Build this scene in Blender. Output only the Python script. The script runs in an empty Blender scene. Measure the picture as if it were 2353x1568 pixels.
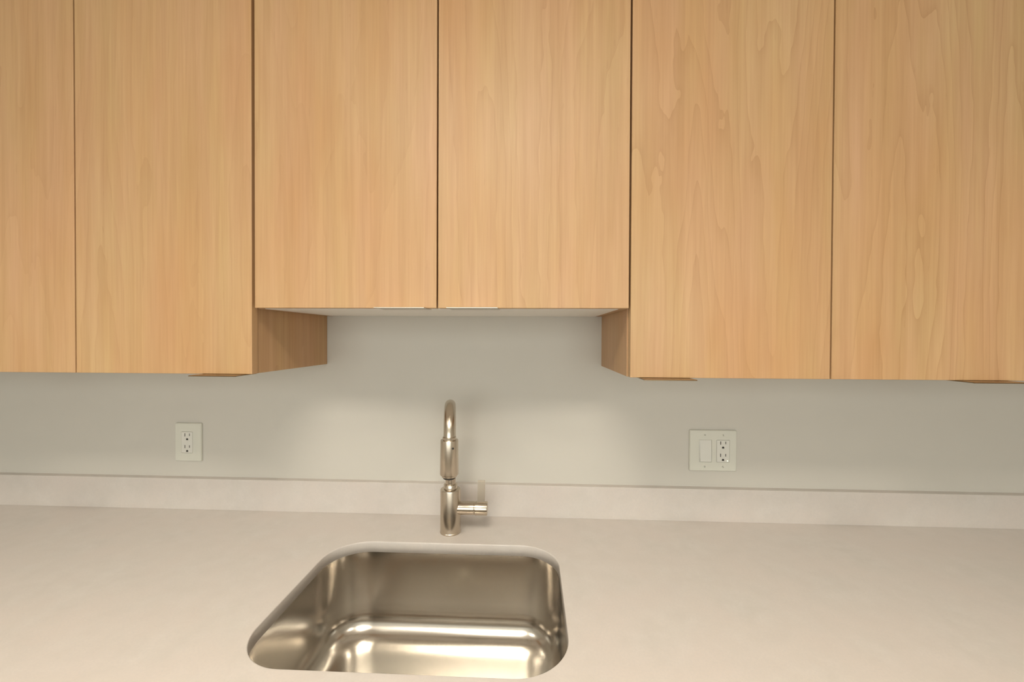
import bpy, bmesh, math, random
from mathutils import Vector, Matrix
C = bpy.context.scene.collection
random.seed(4)

# ------------------------------------------------------------------ camera
CAMZ = 1.4115                     # eye height; worktop at CAMZ - .4975 = .914
D = 1.16517
F = 960.0
YAW, PITCH, ROLL = -0.04555, -0.01039, 0.00434
cam_d = bpy.data.cameras.new('camera')
cam = bpy.data.objects.new('camera', cam_d); C.objects.link(cam)
cam_d.sensor_fit = 'HORIZONTAL'; cam_d.sensor_width = 36.0
cam_d.lens = F * 36.0 / 2353.0
cam_d.clip_start = 0.02
fw = Vector((math.sin(YAW)*math.cos(PITCH), math.cos(YAW)*math.cos(PITCH), math.sin(PITCH)))
rt = Vector((math.cos(YAW), -math.sin(YAW), 0)); up = rt.cross(fw)
r2 = rt*math.cos(ROLL) + up*math.sin(ROLL); u2 = up*math.cos(ROLL) - rt*math.sin(ROLL)
m = Matrix((r2, u2, -fw)).transposed().to_4x4(); m.translation = Vector((0, -D, CAMZ))
cam.matrix_world = m
bpy.context.scene.camera = cam

# ------------------------------------------------------------------ world, exposure
w = bpy.data.worlds.new('world'); bpy.context.scene.world = w; w.use_nodes = True
w.node_tree.nodes['Background'].inputs[0].default_value = (1, .95, .88, 1)
w.node_tree.nodes['Background'].inputs[1].default_value = 0.3
vs = bpy.context.scene.view_settings
vs.view_transform = 'Standard'; vs.look = 'None'; vs.gamma = 1; vs.use_curve_mapping = False
vs.exposure = 0.16
LAMP = 22.5            # radiance of the ceiling fixture over the worktop
LAMP_COL = (1.0, .915, .775)
def area(name, loc, rot, sx, sy, watts, col):
    l = bpy.data.lights.new(name, 'AREA'); l.shape = 'RECTANGLE'; l.size = sx; l.size_y = sy
    l.energy = watts; l.color = col
    o = bpy.data.objects.new(name, l); C.objects.link(o); o.location = loc; o.rotation_euler = rot
    return o
# added fill light, set in a made-up window behind the viewer
area('added_window_fill', (-.2, -3.38, 1.45), (math.radians(90), 0, 0), 3.0, 1.3, 39, (.97, 1.0, .94))

# ------------------------------------------------------------------ materials
def mat(name, col=(.8,.8,.8), rough=.5, metal=0, spec=.5):
    mt = bpy.data.materials.new(name); mt.use_nodes = True
    b = mt.node_tree.nodes['Principled BSDF']
    b.inputs['Base Color'].default_value = (*col, 1); b.inputs['Roughness'].default_value = rough
    b.inputs['Metallic'].default_value = metal; b.inputs['Specular IOR Level'].default_value = spec
    return mt, mt.node_tree, b
def node(nt, t, **kw):
    n = nt.nodes.new(t)
    for k, v in kw.items(): setattr(n, k, v)
    return n
def noise(nt, vec, scale, detail=2, rough=.5, dist=0, mapscale=None):
    if mapscale:
        mp = node(nt, 'ShaderNodeMapping'); mp.inputs['Scale'].default_value = mapscale
        nt.links.new(vec, mp.inputs['Vector']); vec = mp.outputs[0]
    n = node(nt, 'ShaderNodeTexNoise'); n.inputs['Scale'].default_value = scale
    n.inputs['Detail'].default_value = detail; n.inputs['Roughness'].default_value = rough
    n.inputs['Distortion'].default_value = dist
    nt.links.new(vec, n.inputs['Vector']); return n.outputs['Fac']
def math_(nt, op, a, b=None, c=None, clamp=False):
    n = node(nt, 'ShaderNodeMath', operation=op); n.use_clamp = clamp
    for i, v in enumerate((a, b, c)):
        if v is None: continue
        if isinstance(v, (int, float)): n.inputs[i].default_value = v
        else: nt.links.new(v, n.inputs[i])
    return n.outputs[0]
def mixc(nt, fac, a, b):
    n = node(nt, 'ShaderNodeMix', data_type='RGBA')
    for i, v in ((0, fac), (6, a), (7, b)):
        if isinstance(v, (int, float)): n.inputs[i].default_value = v
        elif isinstance(v, tuple): n.inputs[i].default_value = (*v, 1)
        else: nt.links.new(v, n.inputs[i])
    return n.outputs[2]
def bump(nt, b, h, strength, dist=.001):
    bp = node(nt, 'ShaderNodeBump'); bp.inputs['Strength'].default_value = strength
    bp.inputs['Distance'].default_value = dist
    nt.links.new(h, bp.inputs['Height']); nt.links.new(bp.outputs[0], b.inputs['Normal'])

def make_wood():
    mt, nt, b = mat('maple_veneer', rough=.42, spec=.35)
    tc = node(nt, 'ShaderNodeTexCoord'); oi = node(nt, 'ShaderNodeObjectInfo')
    at = node(nt, 'ShaderNodeAttribute', attribute_type='OBJECT', attribute_name='grain')
    vm = node(nt, 'ShaderNodeVectorMath', operation='SCALE'); vm.inputs[0].default_value = (37, 3, 23)
    sd = node(nt, 'ShaderNodeAttribute', attribute_type='OBJECT', attribute_name='grain_seed')
    nt.links.new(sd.outputs['Fac'], vm.inputs['Scale'])
    va = node(nt, 'ShaderNodeVectorMath', operation='ADD')
    nt.links.new(tc.outputs['Object'], va.inputs[0]); nt.links.new(vm.outputs[0], va.inputs[1])
    P = va.outputs[0]
    # growth rings: contours of a field drawn out along the grain (cathedral figure)
    f = noise(nt, P, 5.2, 2.0, .42, .12, (1, 1, .085))
    wob = noise(nt, P, 26, 2, .55, 0, (1, 1, .3))
    f2 = math_(nt, 'ADD', math_(nt, 'MULTIPLY', f, 22), math_(nt, 'MULTIPLY', wob, .85))
    fr = math_(nt, 'FRACT', f2)
    ring = math_(nt, 'ADD', math_(nt, 'MULTIPLY', math_(nt, 'POWER', fr, 9), .62), math_(nt, 'MULTIPLY', fr, .30))
    strength = noise(nt, P, 4, 2, .5, 0, (1, 1, .4))
    ring = math_(nt, 'MULTIPLY', ring, math_(nt, 'MULTIPLY', strength, at.outputs['Fac']))
    # fine straight streaks and pores
    st = noise(nt, P, 60, 3, .6, 0, (1, 1, .022))
    st2 = noise(nt, P, 250, 2, .5, 0, (1, 1, .03))
    pores = math_(nt, 'GREATER_THAN', noise(nt, P, 170, 1, .5, 0, (1, 1, .12)), .765)
    bl = noise(nt, P, 7, 3, .55, 0, (1, 1, .28))
    bl2 = noise(nt, P, 16, 2, .55, 0, (1, 1, .12))
    base = mixc(nt, math_(nt, 'MULTIPLY_ADD', bl, 2.6, -.8, clamp=True), WOOD_A, WOOD_B)
    base = mixc(nt, math_(nt, 'MULTIPLY_ADD', bl2, 1.8, -.65, clamp=True), base, WOOD_C)
    dark = math_(nt, 'ADD', math_(nt, 'MULTIPLY', ring, .62), math_(nt, 'MULTIPLY_ADD', st, .75, -.28))
    dark = math_(nt, 'ADD', dark, math_(nt, 'MULTIPLY_ADD', st2, .4, -.18))
    dark = math_(nt, 'ADD', dark, math_(nt, 'MULTIPLY', pores, .10), clamp=True)
    col = mixc(nt, dark, base, WOOD_D)
    nt.links.new(col, b.inputs['Base Color'])
    bump(nt, b, st, .06, .0006)
    return mt
WOOD_A = (.525, .302, .142); WOOD_B = (.54, .365, .183); WOOD_C = (.57, .345, .205); WOOD_D = (.33, .175, .07)
M = {}
M['wood'] = make_wood()

mt, nt, b = mat('sage_paint', (.57, .56, .485), .7, 0, .25); M['wall'] = mt
tc = node(nt, 'ShaderNodeTexCoord')
n = noise(nt, tc.outputs['Object'], 9, 3)
nt.links.new(mixc(nt, n, (.58, .555, .505), (.60, .575, .525)), b.inputs['Base Color'])
bump(nt, b, noise(nt, tc.outputs['Object'], 420, 2), .12, .0006)

mt, nt, b = mat('cream_solid_surface', (.7, .64, .55), .36, 0, .4); M['counter'] = mt
tc = node(nt, 'ShaderNodeTexCoord')
a1 = noise(nt, tc.outputs['Object'], 26, 4, .6); a2 = noise(nt, tc.outputs['Object'], 240, 2, .6); a3 = noise(nt, tc.outputs['Object'], 8, 2)
c1 = mixc(nt, math_(nt, 'MULTIPLY_ADD', a1, 3.0, -1.0, clamp=True), (.56, .525, .485), (.615, .58, .545))
c2 = mixc(nt, math_(nt, 'MULTIPLY_ADD', a3, 2.0, -.5, clamp=True), c1, (.61, .55, .51))
c3 = mixc(nt, math_(nt, 'MULTIPLY_ADD', a2, 1.4, -.55, clamp=True), c2, (.55, .515, .49))
nt.links.new(c3, b.inputs['Base Color'])

def brushed(name, col, rough, aniso, scale, mp, bs=.05):
    mt, nt, b = mat(name, col, rough, 1)
    tc = node(nt, 'ShaderNodeTexCoord')
    n1 = noise(nt, tc.outputs['Object'], scale, 2, .6, 0, mp)
    nt.links.new(math_(nt, 'MULTIPLY_ADD', n1, bs, rough - bs/2), b.inputs['Roughness'])
    b.inputs['Anisotropic'].default_value = aniso
    tg = node(nt, 'ShaderNodeTangent', direction_type='RADIAL', axis='Z')
    nt.links.new(tg.outputs[0], b.inputs['Tangent'])
    return mt
M['steel'] = brushed('brushed_stainless', (.66, .62, .565), .20, .2, 40, (.2, .2, 1), .02)
M['nickel'] = brushed('satin_nickel', (.60, .53, .44), .26, .3, 300, (.3, .3, 1), .02)
M['nickel_bright'] = mat('polished_nickel', (.72, .67, .58), .22, 1)[0]
M['pull'] = mat('anodised_pull', (.60, .54, .45), .25, 1)[0]
M['pull_reflect'] = mat('pull_painted_reflection', (.26, .18, .10), .25, 1)[0]  # pull metal darkened: brown reflection of the door painted into the colour
M['dark'] = mat('dark_gap', (.02, .017, .014), .6)[0]
M['plate'] = mat('ivory_plate', (.66, .655, .585), .45, 0, .35)[0]
M['device'] = mat('white_device', (.70, .69, .64), .32, 0, .5)[0]
M['melamine'] = mat('white_melamine', (.84, .81, .76), .5, 0, .3)[0]
M['ceiling'] = mat('ceiling_paint', (.80, .79, .75), .85, 0, .1)[0]
M['trim'] = mat('trim_paint', (.78, .77, .73), .5)[0]
M['white_metal'] = mat('white_enamel', (.8, .8, .78), .4)[0]
M['toe'] = mat('toe_kick_black', (.05, .045, .04), .6)[0]
mt, nt, b = mat('vinyl_floor', (.3, .27, .23), .45); M['floor'] = mt
tc = node(nt, 'ShaderNodeTexCoord')
nt.links.new(mixc(nt, noise(nt, tc.outputs['Object'], 14, 5, .7), (.20, .17, .14), (.34, .30, .25)), b.inputs['Base Color'])
def emis(name, s):
    mt, nt, b = mat(name, (.9, .9, .88), .4)
    b.inputs['Emission Color'].default_value = (*LAMP_COL, 1); b.inputs['Emission Strength'].default_value = s
    return mt
M['lamp'] = emis('lit_diffuser', LAMP)
mt, nt, b = mat('indicator_green', (.9, .95, .9), .3); b.inputs['Emission Color'].default_value = (.8, 1, .8, 1); b.inputs['Emission Strength'].default_value = .6
M['led'] = mt

# ------------------------------------------------------------------ mesh helpers
def link(name, bm, mt, parent=None, loc=None, smooth=False, bevel=0, seg=2):
    if bevel:
        bmesh.ops.bevel(bm, geom=[e for e in bm.edges], offset=bevel, segments=seg, affect='EDGES', profile=.5)
    bmesh.ops.recalc_face_normals(bm, faces=bm.faces)
    me = bpy.data.meshes.new(name); 
    if loc is not None: bmesh.ops.translate(bm, vec=-Vector(loc), verts=bm.verts)
    if smooth:
        for f in bm.faces: f.smooth = True
        for e in bm.edges:
            if len(e.link_faces) == 2 and e.calc_face_angle(0) > math.radians(35): e.smooth = False
    bm.to_mesh(me); bm.free(); me.materials.append(mt)
    o = bpy.data.objects.new(name, me); C.objects.link(o)
    if loc is not None: o.location = loc
    if parent is not None:
        o.parent = parent
        # parents are never rotated; keep the world position
        p = parent; off = Vector((0, 0, 0))
        while p: off += p.location; p = p.parent
        o.location = Vector(o.location) - off
    return o
def box(x0, x1, y0, y1, z0, z1, bm=None):
    bm = bm or bmesh.new()
    vs_ = [bm.verts.new(p) for p in ((x0,y0,z0),(x1,y0,z0),(x1,y1,z0),(x0,y1,z0),(x0,y0,z1),(x1,y0,z1),(x1,y1,z1),(x0,y1,z1))]
    for f in ((0,3,2,1),(4,5,6,7),(0,1,5,4),(1,2,6,5),(2,3,7,6),(3,0,4,7)): bm.faces.new([vs_[i] for i in f])
    return bm
def bx(name, x0, x1, y0, y1, z0, z1, mt, parent=None, bevel=0, seg=2, grain=None):
    c = ((x0+x1)/2, (y0+y1)/2, (z0+z1)/2)
    o = link(name, box(x0,x1,y0,y1,z0,z1), mt, parent, c, bevel=bevel, seg=seg, smooth=False)
    if grain is not None: o['grain'] = float(grain[0]); o['grain_seed'] = float(grain[1])
    return o
def empty(name, loc, label, cat, group=None):
    o = bpy.data.objects.new(name, None); C.objects.link(o); o.location = loc
    o.empty_display_size = .05
    tag(o, label, cat, group); return o
def tag(o, label, cat, group=None):
    o['label'] = label; o['category'] = cat
    if group: o['group'] = group
def struct(name, bm, mt, loc=(0,0,0)):
    o = link(name, bm, mt, None, loc); o['kind'] = 'structure'; return o
def lathe(profile, origin, axis='z', seg=48, bm=None):
    """profile: list of (radius, height)"""
    bm = bm or bmesh.new(); rings = []
    for r, h in profile:
        ring = []
        for i in range(seg):
            a = 2*math.pi*i/seg; c, s = r*math.cos(a), r*math.sin(a)
            p = {'z': (c, s, h), 'x': (h, c, s), 'y': (c, h, s)}[axis]
            ring.append(bm.verts.new(Vector(origin) + Vector(p)))
        rings.append(ring)
    for a, b_ in zip(rings, rings[1:]):
        for i in range(seg): bm.faces.new((a[i], a[(i+1)%seg], b_[(i+1)%seg], b_[i]))
    for ring in (rings[0], rings[-1]):
        bm.faces.new(ring)
    return bm
def tube(path, r, seg=28, bm=None):
    bm = bm or bmesh.new(); rings = []; n = len(path); prev = None
    for i, p in enumerate(path):
        t = (Vector(path[min(i+1, n-1)]) - Vector(path[max(i-1, 0)])).normalized()
        if prev is None: nrm = t.cross(Vector((1, 0, 0))).normalized()
        else: nrm = (prev - t*prev.dot(t)).normalized()
        prev = nrm; bn = t.cross(nrm)
        rings.append([bm.verts.new(Vector(p) + r*(math.cos(2*math.pi*k/seg)*nrm + math.sin(2*math.pi*k/seg)*bn)) for k in range(seg)])
    for a, b_ in zip(rings, rings[1:]):
        for i in range(seg): bm.faces.new((a[i], a[(i+1)%seg], b_[(i+1)%seg], b_[i]))
    bm.faces.new(rings[0]); bm.faces.new(rings[-1]); return bm
def rrect(cx, cy, hx, hy, r, seg=12):
    pts = []
    for (sx, sy, a0) in ((1, 1, 0), (-1, 1, 90), (-1, -1, 180), (1, -1, 270)):
        for k in range(seg+1):
            a = math.radians(a0 + 90*k/seg)
            pts.append((cx + sx*(hx-r) + r*math.cos(a), cy + sy*(hy-r) + r*math.sin(a)))
    return pts

# ------------------------------------------------------------------ room
XL, XR, YF, H = -2.3, 2.0, -3.4, 2.46
struct('floor', box(XL-.1, XR+.1, YF-.1, .1, -.06, 0), M['floor'])
struct('ceiling', box(XL-.1, XR+.1, YF-.1, .1, H, H+.06), M['ceiling'])
struct('wall_back', box(XL-.1, XR+.1, 0, .1, 0, H), M['wall'])
struct('wall_left', box(XL-.1, XL, YF, 0, 0, H), M['wall'])
struct('wall_right', box(XR, XR+.1, YF, 0, 0, H), M['wall'])
wf = box(XL-.1, XR+.1, YF-.1, YF, 0, .80)
box(XL-.1, XR+.1, YF-.1, YF, 2.10, H, wf); box(XL-.1, -1.7, YF-.1, YF, .80, 2.10, wf); box(1.3, XR+.1, YF-.1, YF, .80, 2.10, wf)
struct('wall_front', wf, M['wall'])
wn = box(-1.7, 1.3, YF-.09, YF-.04, .80, .85)
for q in ((-1.7, 1.3, 2.05, 2.10), (-1.7, -1.65, .85, 2.05), (1.25, 1.3, .85, 2.05), (-.725, -.675, .85, 2.05), (.275, .325, .85, 2.05)):
    box(q[0], q[1], YF-.09, YF-.04, q[2], q[3], wn)
struct('added_window_1', wn, M['trim'])  # made-up window frame, added as the setting for the fill light
struct('baseboard_left', box(XL, XL+.014, YF, -.66, 0, .1), M['trim'])
struct('baseboard_right', box(XR-.014, XR, YF, -.66, 0, .1), M['trim'])
struct('baseboard_front', box(XL+.014, XR-.014, YF, YF+.014, 0, .1), M['trim'])

# ------------------------------------------------------------------ ceiling fixtures
def fixture(cx, cy, lx, ly, mtl, label):
    t = empty('ceiling_light', (cx, cy, H), label, 'ceiling light')
    fr = bmesh.new(); e = .025
    box(cx-lx/2-e, cx+lx/2+e, cy-ly/2-e, cy-ly/2, H-.04, H, fr); box(cx-lx/2-e, cx+lx/2+e, cy+ly/2, cy+ly/2+e, H-.04, H, fr)
    box(cx-lx/2-e, cx-lx/2, cy-ly/2, cy+ly/2, H-.04, H, fr); box(cx+lx/2, cx+lx/2+e, cy-ly/2, cy+ly/2, H-.04, H, fr)
    link('frame', fr, M['white_metal'], t, (cx, cy, H))
    bx('diffuser', cx-lx/2, cx+lx/2, cy-ly/2, cy+ly/2, H-.03, H-.012, mtl, t)
fixture(-.17, -1.56, 1.0, .30, M['lamp'], 'long lit fluorescent ceiling fixture in front of the upper cabinets')

DOWN = 43.0  # power of the unseen ceiling spots added to brighten the worktop
for dx, lb in ((-1.25, 'added unseen fill spot in the ceiling left of the sink'), (-.17, 'added unseen fill spot in the ceiling over the sink'), (.91, 'added unseen fill spot in the ceiling right of the sink')):
    t = empty('added_fill_spot', (dx, -1.2, H), lb, 'ceiling light')
    link('trim_ring', lathe([(.045, -.0005), (.045, -.006), (.062, -.004), (.065, -.0005)], (dx, -1.2, H), seg=40), M['white_metal'], t, (dx, -1.2, H))
    l = bpy.data.lights.new('added_fill_lamp', 'SPOT'); l.energy = DOWN; l.color = LAMP_COL; l.shadow_soft_size = .10
    l.spot_size = math.radians(118); l.spot_blend = .9
    lo = bpy.data.objects.new('added_fill_lamp', l); C.objects.link(lo); lo.location = (dx, -1.2, H-.012)
# ------------------------------------------------------------------ upper cabinets
Z_L = CAMZ - .0801; Z_M = CAMZ + .0563; Z_T = 2.246
YD0, YD1, YC = -.327, -.308, -.305            # door face, door back, carcass front
PT = .017
def door(parent, x0, x1, z0, z1, grain, pull=None, lip='down'):
    d = bx('door', x0, x1, YD0, YD1, z0, z1, M['wood'], parent, bevel=.0009, seg=2, grain=grain)
    if pull:
        a, c = pull
        yb_, yf_, t = YD1+.010, YD0-.0345, .0015       # flat tab under the door, standing out in front of it
        prof = [(yb_, z0-.0003), (yf_+.0008, z0-.0003), (yf_, z0-.0009), (yf_, z0-.0016), (yf_+.0008, z0-.0022), (yf_+.003, z0-.0003-t), (yb_, z0-.0003-t)]
        bm = bmesh.new()
        A = [bm.verts.new((a, y, z)) for y, z in prof]; B = [bm.verts.new((c, y, z)) for y, z in prof]
        n_ = len(prof); zz = z0
        for i in range(n_): bm.faces.new((A[i], A[(i+1) % n_], B[(i+1) % n_], B[i]))
        bm.faces.new(A); bm.faces.new(B)
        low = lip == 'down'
        link('edge_pull', bm, M['pull_reflect' if low else 'pull'], d, ((a+c)/2, YD0, zz))['label'] = 'flat metal tab pull, brown reflection painted in, under the door edge' if low else 'flat bright metal tab pull under the door edge'
    return d
def upper(x0, x1, z0, label, doors, group=None, seed=0, g=.8):
    t = empty('upper_cabinet', ((x0+x1)/2, 0, z0), label, 'cabinet', group)
    bx('side_panel', x0, x0+PT, YC, -.0005, z0, Z_T, M['wood'], t, bevel=.0006, grain=(g, seed+.31))
    bx('side_panel', x1-PT, x1, YC, -.0005, z0, Z_T, M['wood'], t, bevel=.0006, grain=(g, seed+.57))
    bx('bottom_panel', x0+PT, x1-PT, YC, -.0005, z0, z0+PT, M['melamine'], t)['label'] = 'white underside panel'
    bx('top_panel', x0+PT, x1-PT, YC, -.0005, Z_T-PT, Z_T, M['melamine'], t)
    bx('back_panel', x0+PT, x1-PT, -.012, -.0005, z0+PT, Z_T-PT, M['melamine'], t)
    for args in doors: door(t, *args)
    return t
X0 = -1.3430; X1 = -.9594; PL = -.5799; PR = .1947; XF = .5817; XG = .968
gp = 'flat maple upper cabinets in a row above the worktop'
upper(X0, X1-.0004, Z_L, 'leftmost wood upper cabinet, cut off by the left edge of the photo',
      [(X0+.0015, X1-.0015, Z_L, Z_T, (.55, .13), (X0+.02, X0+.12))], gp, .1)
upper(X1+.0004, PL, Z_L, 'tall-hanging wood upper cabinet over the single outlet, pull at its lower right',
      [(X1+.0015, -.5765, Z_L, Z_T, (.5, .77), (-.684, -.5862))], gp, .2)
upper(PL+.0008, PR-.0008, Z_M, 'short two-door wood upper cabinet above the sink and faucet',
      [(-.5701, -.1915, Z_M+.0008, Z_T, (.55, .42), (-.3078, -.2082), 'up'), (-.1884, .1932, Z_M+.0008, Z_T, (.75, .91), (-.1647, -.065), 'up')], gp, .3)
upper(PR, XF-.0004, Z_L, 'wood upper cabinet over the double switch plate, pull at its lower left',
      [(.1969, XF-.0015, Z_L, Z_T, (1.0, .25), (.2148, .3145))], gp, .4)
upper(-1.7275, X0-.0006, Z_L, 'wood upper cabinet beyond the left edge of the photo', [(-1.726, X0-.0018, Z_L, Z_T, (.6, .33))], gp, .6)
upper(XG+.0006, 1.364, Z_L, 'wood upper cabinet beyond the right edge of the photo', [(XG+.0018, 1.3625, Z_L, Z_T, (.9, .03))], gp, .7)
upper(XF+.0004, XG, Z_L, 'rightmost wood upper cabinet, pull at its lower right corner',
      [(XF+.0015, XG-.0015, Z_L, Z_T, (1.1, .63), (.8133, .913))], gp, .5)

# ------------------------------------------------------------------ worktop with sink cut-out, backsplash
CT = CAMZ - .4975; TH = .025
SX0, SX1, SY0, SY1 = -.4645, .0635, -.5625, -.1757
scx, scy, shx, shy = (SX0+SX1)/2, (SY0+SY1)/2, (SX1-SX0)/2, (SY1-SY0)/2
R0 = .088
WX0, WX1, WY0 = XL+.002, XR-.002, -.64
bm = bmesh.new(); e_ = .0022
def loop(bm, pts, z): return [bm.verts.new((x, y, z)) for x, y in pts]
rings = []
for k in range(5):
    a = math.pi/2*k/4
    d = e_*(1-math.sin(a)); rings.append(loop(bm, rrect(scx, scy, shx+d, shy+d, R0+d, 16), CT - e_*(1-math.cos(a))))
rings.append(loop(bm, rrect(scx, scy, shx, shy, R0, 16), CT-TH))
for a, b_ in zip(rings, rings[1:]):
    n_ = len(a)
    for i in range(n_):
        f = bm.faces.new((a[i], a[(i+1)%n_], b_[(i+1)%n_], b_[i])); f.smooth = True
for ring, z in ((rings[0], CT), (rings[-1], CT-TH)):
    o4 = [bm.verts.new(p) for p in ((WX0, WY0, z), (WX1, WY0, z), (WX1, -.0005, z), (WX0, -.0005, z))]
    ed = [bm.edges.new((o4[i], o4[(i+1)%4])) for i in range(4)]
    ed += [e for e in {e for v in ring for e in v.link_edges} if e.verts[0] in ring and e.verts[1] in ring]
    bmesh.ops.triangle_fill(bm, edges=ed, use_beauty=True)
    if z == CT: top4 = o4
    else: bot4 = o4
for i in range(4): bm.faces.new((top4[i], top4[(i+1)%4], bot4[(i+1)%4], bot4[i]))
wt = link('worktop', bm, M['counter'], None, (scx, -.32, CT))
tag(wt, 'long cream solid-surface worktop with a rounded cut-out for the sink', 'worktop')
bs = bx('backsplash', WX0, WX1, -.02, .0007, CT-.0003, CAMZ-.4094, M['counter'], None, bevel=.0012)
tag(bs, 'low cream backsplash strip along the wall behind the faucet', 'backsplash')

# ------------------------------------------------------------------ sink
bm = bmesh.new(); zt = CT-TH-.0004
def prof():
    P = [(.022, 0), (.0035, 0)]                       # flange under the stone (inset < 0 is outward)
    P = [(-.024, 0), (-.0042, 0), (-.0036, -.0006), (-.0034, -.003)]
    wallh = .140; rr = .052
    P += [(-.003, -.02), (-.0028, -.08), (-.0026, -wallh+.02), (-.0025, -wallh)]
    for k in range(1, 11):
        a = math.pi/2*k/10
        P.append((-.0025 + rr*(1-math.cos(a)), -wallh - rr*math.sin(a)))
    last = P[-1]
    P += [(.060, last[1]-.00002), (.080, last[1]-.00005), (.11, last[1]-.0001), (.14, last[1]-.00015)]
    return P
PR_ = prof(); rings = []
for ins, dz in PR_:
    r_ = max(R0 - ins*.85, .012)
    rings.append(loop(bm, rrect(scx, scy, shx-ins, shy-ins, min(r_, shy-ins-.002), 16), zt+dz))
n_ = len(rings[0])
for a, b_ in zip(rings, rings[1:]):
    for i in range(n_): bm.faces.new((a[i], a[(i+1)%n_], b_[(i+1)%n_], b_[i]))
zf = zt + PR_[-1][1]
# floor out to the drain hole
dcx, dcy, dr = scx, scy-.05, .045
inner = []
for v in rings[-1]:
    a = math.atan2(v.co.y-dcy, v.co.x-dcx)
    inner.append(bm.verts.new((dcx+dr*math.cos(a), dcy+dr*math.sin(a), zf-.0001)))
for i in range(n_): bm.faces.new((rings[-1][i], rings[-1][(i+1)%n_], inner[(i+1)%n_], inner[i]))
sk = empty('sink', (scx, scy, zt), 'undermount stainless steel sink with rounded corners set in the worktop', 'sink')
bowl = link('bowl', bm, M['steel'], sk, (scx, scy, zt), smooth=True)
dm = lathe([(.046, -.0008), (.0455, .0012), (.041, .0006), (.037, -.004), (.033, -.010), (.030, -.012)], (dcx, dcy, zf), seg=40)
dn = link('drain', dm, M['nickel_bright'], sk, (dcx, dcy, zf), smooth=True)
link('strainer_knob', lathe([(.012, -.012), (.012, -.004), (.005, -.003), (.005, .004), (.009, .005), (.009, .009), (.004, .0105)], (dcx, dcy, zf), seg=24), M['nickel_bright'], dn, (dcx, dcy, zf), smooth=True)

# ------------------------------------------------------------------ faucet
fx, fy = -.2027, -.1145
fc = empty('faucet', (fx, fy, CT), 'satin nickel gooseneck faucet with side lever, standing behind the sink', 'faucet')
o = CT + .0002
link('body', lathe([(.0262, 0), (.0266, .0012), (.0266, .003), (.0258, .004), (.0258, .1075), (.0252, .1095), (.0235, .1105)], (fx, fy, o), seg=64), M['nickel'], fc, (fx, fy, o), smooth=True)
link('collar', lathe([(.0172, .1108), (.0172, .1215), (.0165, .1225), (.0136, .1228)], (fx, fy, o), seg=48), M['nickel'], fc, (fx, fy, o), smooth=True)
# gooseneck: rises, arches over towards the front and slightly right
tipx, tipy = -.1795, -.250
dirv = Vector((tipx-fx, tipy-fy, 0)); reach = dirv.length; dirv.normalize()
ra = reach/2; zc = o + .3465 - .0128 - ra
path = [Vector((fx, fy, o+.122)), Vector((fx, fy, o+.16)), Vector((fx, fy, o+.22))]
for k in range(0, 29):
    a = math.pi*k/28
    path.append(Vector((fx, fy, zc)) + dirv*(ra - ra*math.cos(a)) + Vector((0, 0, ra*math.sin(a))))
tip = Vector((fx, fy, 0)) + dirv*reach
path.append(Vector((tip.x, tip.y, o+.272)))
link('spout', tube(path, .0130, 36), M['nickel'], fc, (fx, fy, o), smooth=True)
hb, ht = .192, .2745
sh = link('spray_head', lathe([(.0130, hb-.006), (.0165, hb-.005), (.0170, hb-.001), (.0203, hb), (.0207, hb+.0015), (.0197, ht-.009), (.0192, ht-.006), (.0150, ht-.005), (.0150, ht), (.0142, ht+.001)], (tip.x, tip.y, o), seg=56), M['nickel'], fc, (tip.x, tip.y, o), smooth=True)
link('nozzle', lathe([(.0122, hb-.0095), (.0135, hb-.0085), (.0135, hb-.0062)], (tip.x, tip.y, o), seg=36), M['dark'], sh, (tip.x, tip.y, o), smooth=True)
link('button', lathe([(.0022, 0), (.0022, -.0012), (.0015, -.0018)], (tip.x+.0112, tip.y-.0164, o+ht-.021), 'y', seg=16), M['dark'], sh, (tip.x+.011, tip.y-.016, o+ht-.021))
hz = o + .0615
link('valve_arm', lathe([(.0168, .012), (.0168, .0605), (.0160, .0615)], (fx, fy, hz), 'x', seg=48), M['nickel'], fc, (fx, fy, hz), smooth=True)
hd = link('handle', lathe([(.0138, .0610), (.0138, .0630), (.0168, .0632), (.0174, .0640), (.0174, .0925), (.0164, .0945), (.0110, .0952)], (fx, fy, hz), 'x', seg=48), M['nickel'], fc, (fx, fy, hz), smooth=True)
bm = box(-.0093, .0093, -.0032, .0032, 0, .058)
bmesh.ops.bevel(bm, geom=bm.edges[:], offset=.0011, segments=2, affect='EDGES')
bmesh.ops.rotate(bm, cent=(0, 0, 0), matrix=Matrix.Rotation(math.radians(-4), 3, 'X'), verts=bm.verts)
bmesh.ops.translate(bm, vec=(fx+.0785, fy-.002, hz+.0125), verts=bm.verts)
link('lever', bm, M['nickel'], hd, (fx+.0785, fy, hz))

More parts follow.
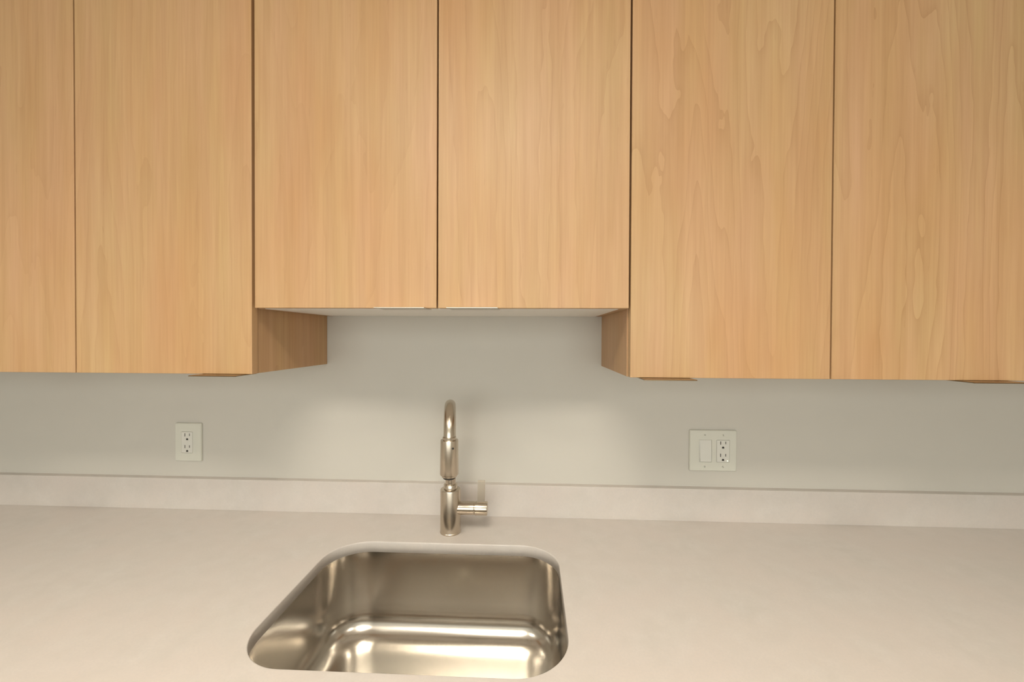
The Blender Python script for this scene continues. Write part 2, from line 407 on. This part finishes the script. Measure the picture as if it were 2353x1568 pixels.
# ------------------------------------------------------------------ outlet plates
def screw(parent, x, z, y, ang):
    s = link('screw', lathe([(.0027, 0), (.0026, -.0008), (.0018, -.0014)], (x, y, z), 'y', seg=18), M['plate'], parent, (x, y, z), smooth=True)
    bm = box(-.0022, .0022, -.0003, .0001, -.0004, .0004)
    bmesh.ops.rotate(bm, cent=(0,0,0), matrix=Matrix.Rotation(ang, 3, 'Y'), verts=bm.verts)
    bmesh.ops.translate(bm, vec=(x, y-.0014, z), verts=bm.verts)
    return s, bm
def plate(x0, x1, z0, z1, holes, t):
    """wall plate: a rounded slab with through openings"""
    bm = bmesh.new(); yb, yf = -.0006, -.0062; e = .0022
    oc = ((x0+x1)/2, (z0+z1)/2, (x1-x0)/2, (z1-z0)/2)
    outer = [rrect(*oc, .0035, 4), rrect(oc[0], oc[1], oc[2]-.0006, oc[3]-.0006, .003, 4), rrect(oc[0], oc[1], oc[2]-e, oc[3]-e, .0025, 4)]
    ys = [yb, yf+.0018, yf]
    L = [[bm.verts.new((x, y, z)) for x, z in pts] for pts, y in zip(outer, ys)]
    for a, b_ in zip(L, L[1:]):
        n_ = len(a)
        for i in range(n_): bm.faces.new((a[i], a[(i+1)%n_], b_[(i+1)%n_], b_[i]))
    edges = [bm.edges.get((L[-1][i], L[-1][(i+1)%len(L[-1])])) for i in range(len(L[-1]))]
    for (hx0, hx1, hz0, hz1) in holes:
        pts = rrect((hx0+hx1)/2, (hz0+hz1)/2, (hx1-hx0)/2, (hz1-hz0)/2, .0016, 3)
        A = [bm.verts.new((x, yf, z)) for x, z in pts]; B = [bm.verts.new((x, yb, z)) for x, z in pts]
        n_ = len(A)
        for i in range(n_):
            bm.faces.new((A[i], A[(i+1)%n_], B[(i+1)%n_], B[i])); 
        edges += [bm.edges.get((A[i], A[(i+1)%n_])) for i in range(n_)]
    bmesh.ops.triangle_fill(bm, edges=edges, use_beauty=True)
    return link('cover_plate', bm, M['plate'], t, (oc[0], yb, oc[1]))
def receptacle(t, x0, x1, z0, z1, sockets, gfci=False):
    g = .0005
    r_ = bx('receptacle', x0+g, x1-g, -.0072, -.0007, z0+g, z1-g, M['device'], t, bevel=.0010)
    r_['label'] = 'duplex receptacle with slots'
    for (cx, cz) in sockets:
        bm = bmesh.new(); y0, y1 = -.0073, -.0066
        box(cx-.0076, cx-.0056, y0, y1, cz-.0005, cz+.0085, bm)
        box(cx+.0060, cx+.0078, y0, y1, cz+.0008, cz+.0080, bm)
        pts = [(cx+.0031*math.cos(math.radians(a)), cz-.0085+.0029*math.sin(math.radians(a))) for a in range(0, 181, 20)] + [(cx-.0031, cz-.0110), (cx+.0031, cz-.0110)]
        A = [bm.verts.new((x, y0, z)) for x, z in pts]; B = [bm.verts.new((x, y1, z)) for x, z in pts]; n_ = len(A)
        for i in range(n_): bm.faces.new((A[i], A[(i+1)%n_], B[(i+1)%n_], B[i]))
        bm.faces.new(A); bm.faces.new(B)
        link('socket', bm, M['dark'], r_, (cx, y0, cz))['label'] = 'dark socket slots'
    if gfci:
        mx, mz = (x0+x1)/2, (z0+z1)/2
        bx('test_button', mx-.0075, mx+.0075, -.0078, -.0068, mz+.0008, mz+.0042, M['device'], r_, bevel=.0004)
        bx('reset_button', mx-.0075, mx+.0075, -.0078, -.0068, mz-.0042, mz-.0008, M['device'], r_, bevel=.0004)
        link('indicator', lathe([(.0016, 0), (.0016, -.0008)], (x1-.0062, -.0070, z0+.0045), 'y', seg=14), M['led'], r_, (x1-.006, -.007, z0+.0045))
    return r_
cz = CAMZ
# single plate, left
px0, px1, pz0, pz1 = -1.0274, -.9482, cz-.3642, cz-.2533
t = empty('outlet_plate', ((px0+px1)/2, 0, (pz0+pz1)/2), 'small single outlet plate on the wall under the left upper cabinets', 'outlet', 'wall plates above the backsplash')
hx0, hx1, hz0, hz1 = -1.0075, -.9735, cz-.3400, cz-.2785
plate(px0, px1, pz0, pz1, [(hx0, hx1, hz0, hz1)], t)
receptacle(t, hx0, hx1, hz0, hz1, [(-.9895, cz-.2915), (-.9895, cz-.3255)])
# double plate, right
px0, px1, pz0, pz1 = .4339, .5606, cz-.3648, cz-.2524
t = empty('switch_and_outlet_plate', ((px0+px1)/2, 0, (pz0+pz1)/2), 'wide double wall plate with rocker switch and outlet, right of the faucet', 'outlet', 'wall plates above the backsplash')
sx0, sx1, hz0, hz1 = .4590, .4935, cz-.3400, cz-.2790
rx0, rx1 = .5060, .5410
plate(px0, px1, pz0, pz1, [(sx0, sx1, hz0, hz1), (rx0, rx1, hz0, hz1)], t)
bx('switch_frame', sx0+.0004, sx1-.0004, -.0060, -.0007, hz0+.0004, hz1-.0004, M['device'], t, bevel=.0006)
bm = bmesh.new()                       # rocker: two slightly angled facets
xa, xb = sx0+.0022, sx1-.0022; zm = (hz0+hz1)/2
prof_ = [(-.0062, hz0+.0022), (-.0105, hz0+.0026), (-.0082, zm), (-.0062, hz1-.0026), (-.0055, hz1-.0022)]
A = [bm.verts.new((xa, y, z)) for y, z in prof_]; B = [bm.verts.new((xb, y, z)) for y, z in prof_]
for i in range(5): bm.faces.new((A[i], A[(i+1)%5], B[(i+1)%5], B[i]))
bm.faces.new(A); bm.faces.new(B)
link('rocker', bm, M['device'], t, ((xa+xb)/2, -.006, zm))['label'] = 'flat white rocker switch'
receptacle(t, rx0, rx1, hz0, hz1, [(.5232, cz-.2910), (.5232, cz-.3245)], True)
for i, (x, z) in enumerate(((.4745, cz-.2660), (.5235, cz-.2660), (.4745, cz-.3525), (.5235, cz-.3525))):
    s, sb = screw(t, x, z, -.0062, (0.1, 1.2, 1.55, .7)[i])
    link('slot', sb, M['dark'], s, (x, -.0076, z))

# ------------------------------------------------------------------ base cabinets (carry the worktop)
BZ = CT - TH
edges_ = [XL+.02, -1.34, -.60, .20, .98, XR-.02]
blab = ['far left wood base cabinet under the worktop by the left wall', 'wood base cabinet under the worktop left of the sink',
        'wood base cabinet under the worktop holding up the sink', 'wood base cabinet under the worktop right of the sink',
        'far right wood base cabinet under the worktop by the right wall']
for i, (a, c) in enumerate(zip(edges_, edges_[1:])):
    a += .0005; c -= .0005
    t = empty('base_cabinet', ((a+c)/2, -.3, 0), blab[i], 'cabinet', 'wood base cabinets under the worktop')
    z0 = .10
    bx('side_panel', a, a+PT, -.60, -.0005, 0, BZ-.0005, M['wood'], t, grain=(.6, i*.17+.05))
    bx('side_panel', c-PT, c, -.60, -.0005, 0, BZ-.0005, M['wood'], t, grain=(.6, i*.17+.09))
    bx('bottom_panel', a+PT, c-PT, -.60, -.0005, z0, z0+PT, M['melamine'], t)
    bx('toe_kick', a+PT, c-PT, -.545, -.53, 0, z0, M['toe'], t)
    mid = (a+c)/2
    for (p, q_, s) in ((a+.0015, mid-.0015, .2), (mid+.0015, c-.0015, .6)):
        d = bx('door', p, q_, -.621, -.602, z0+.002, BZ-.012, M['wood'], t, bevel=.0009, grain=(.7, i*.19+s))
        hx_ = q_-.14 if s < .5 else p+.035
        bx('edge_pull', hx_, hx_+.105, -.628, -.605, BZ-.0118, BZ-.0105, M['pull'], d)
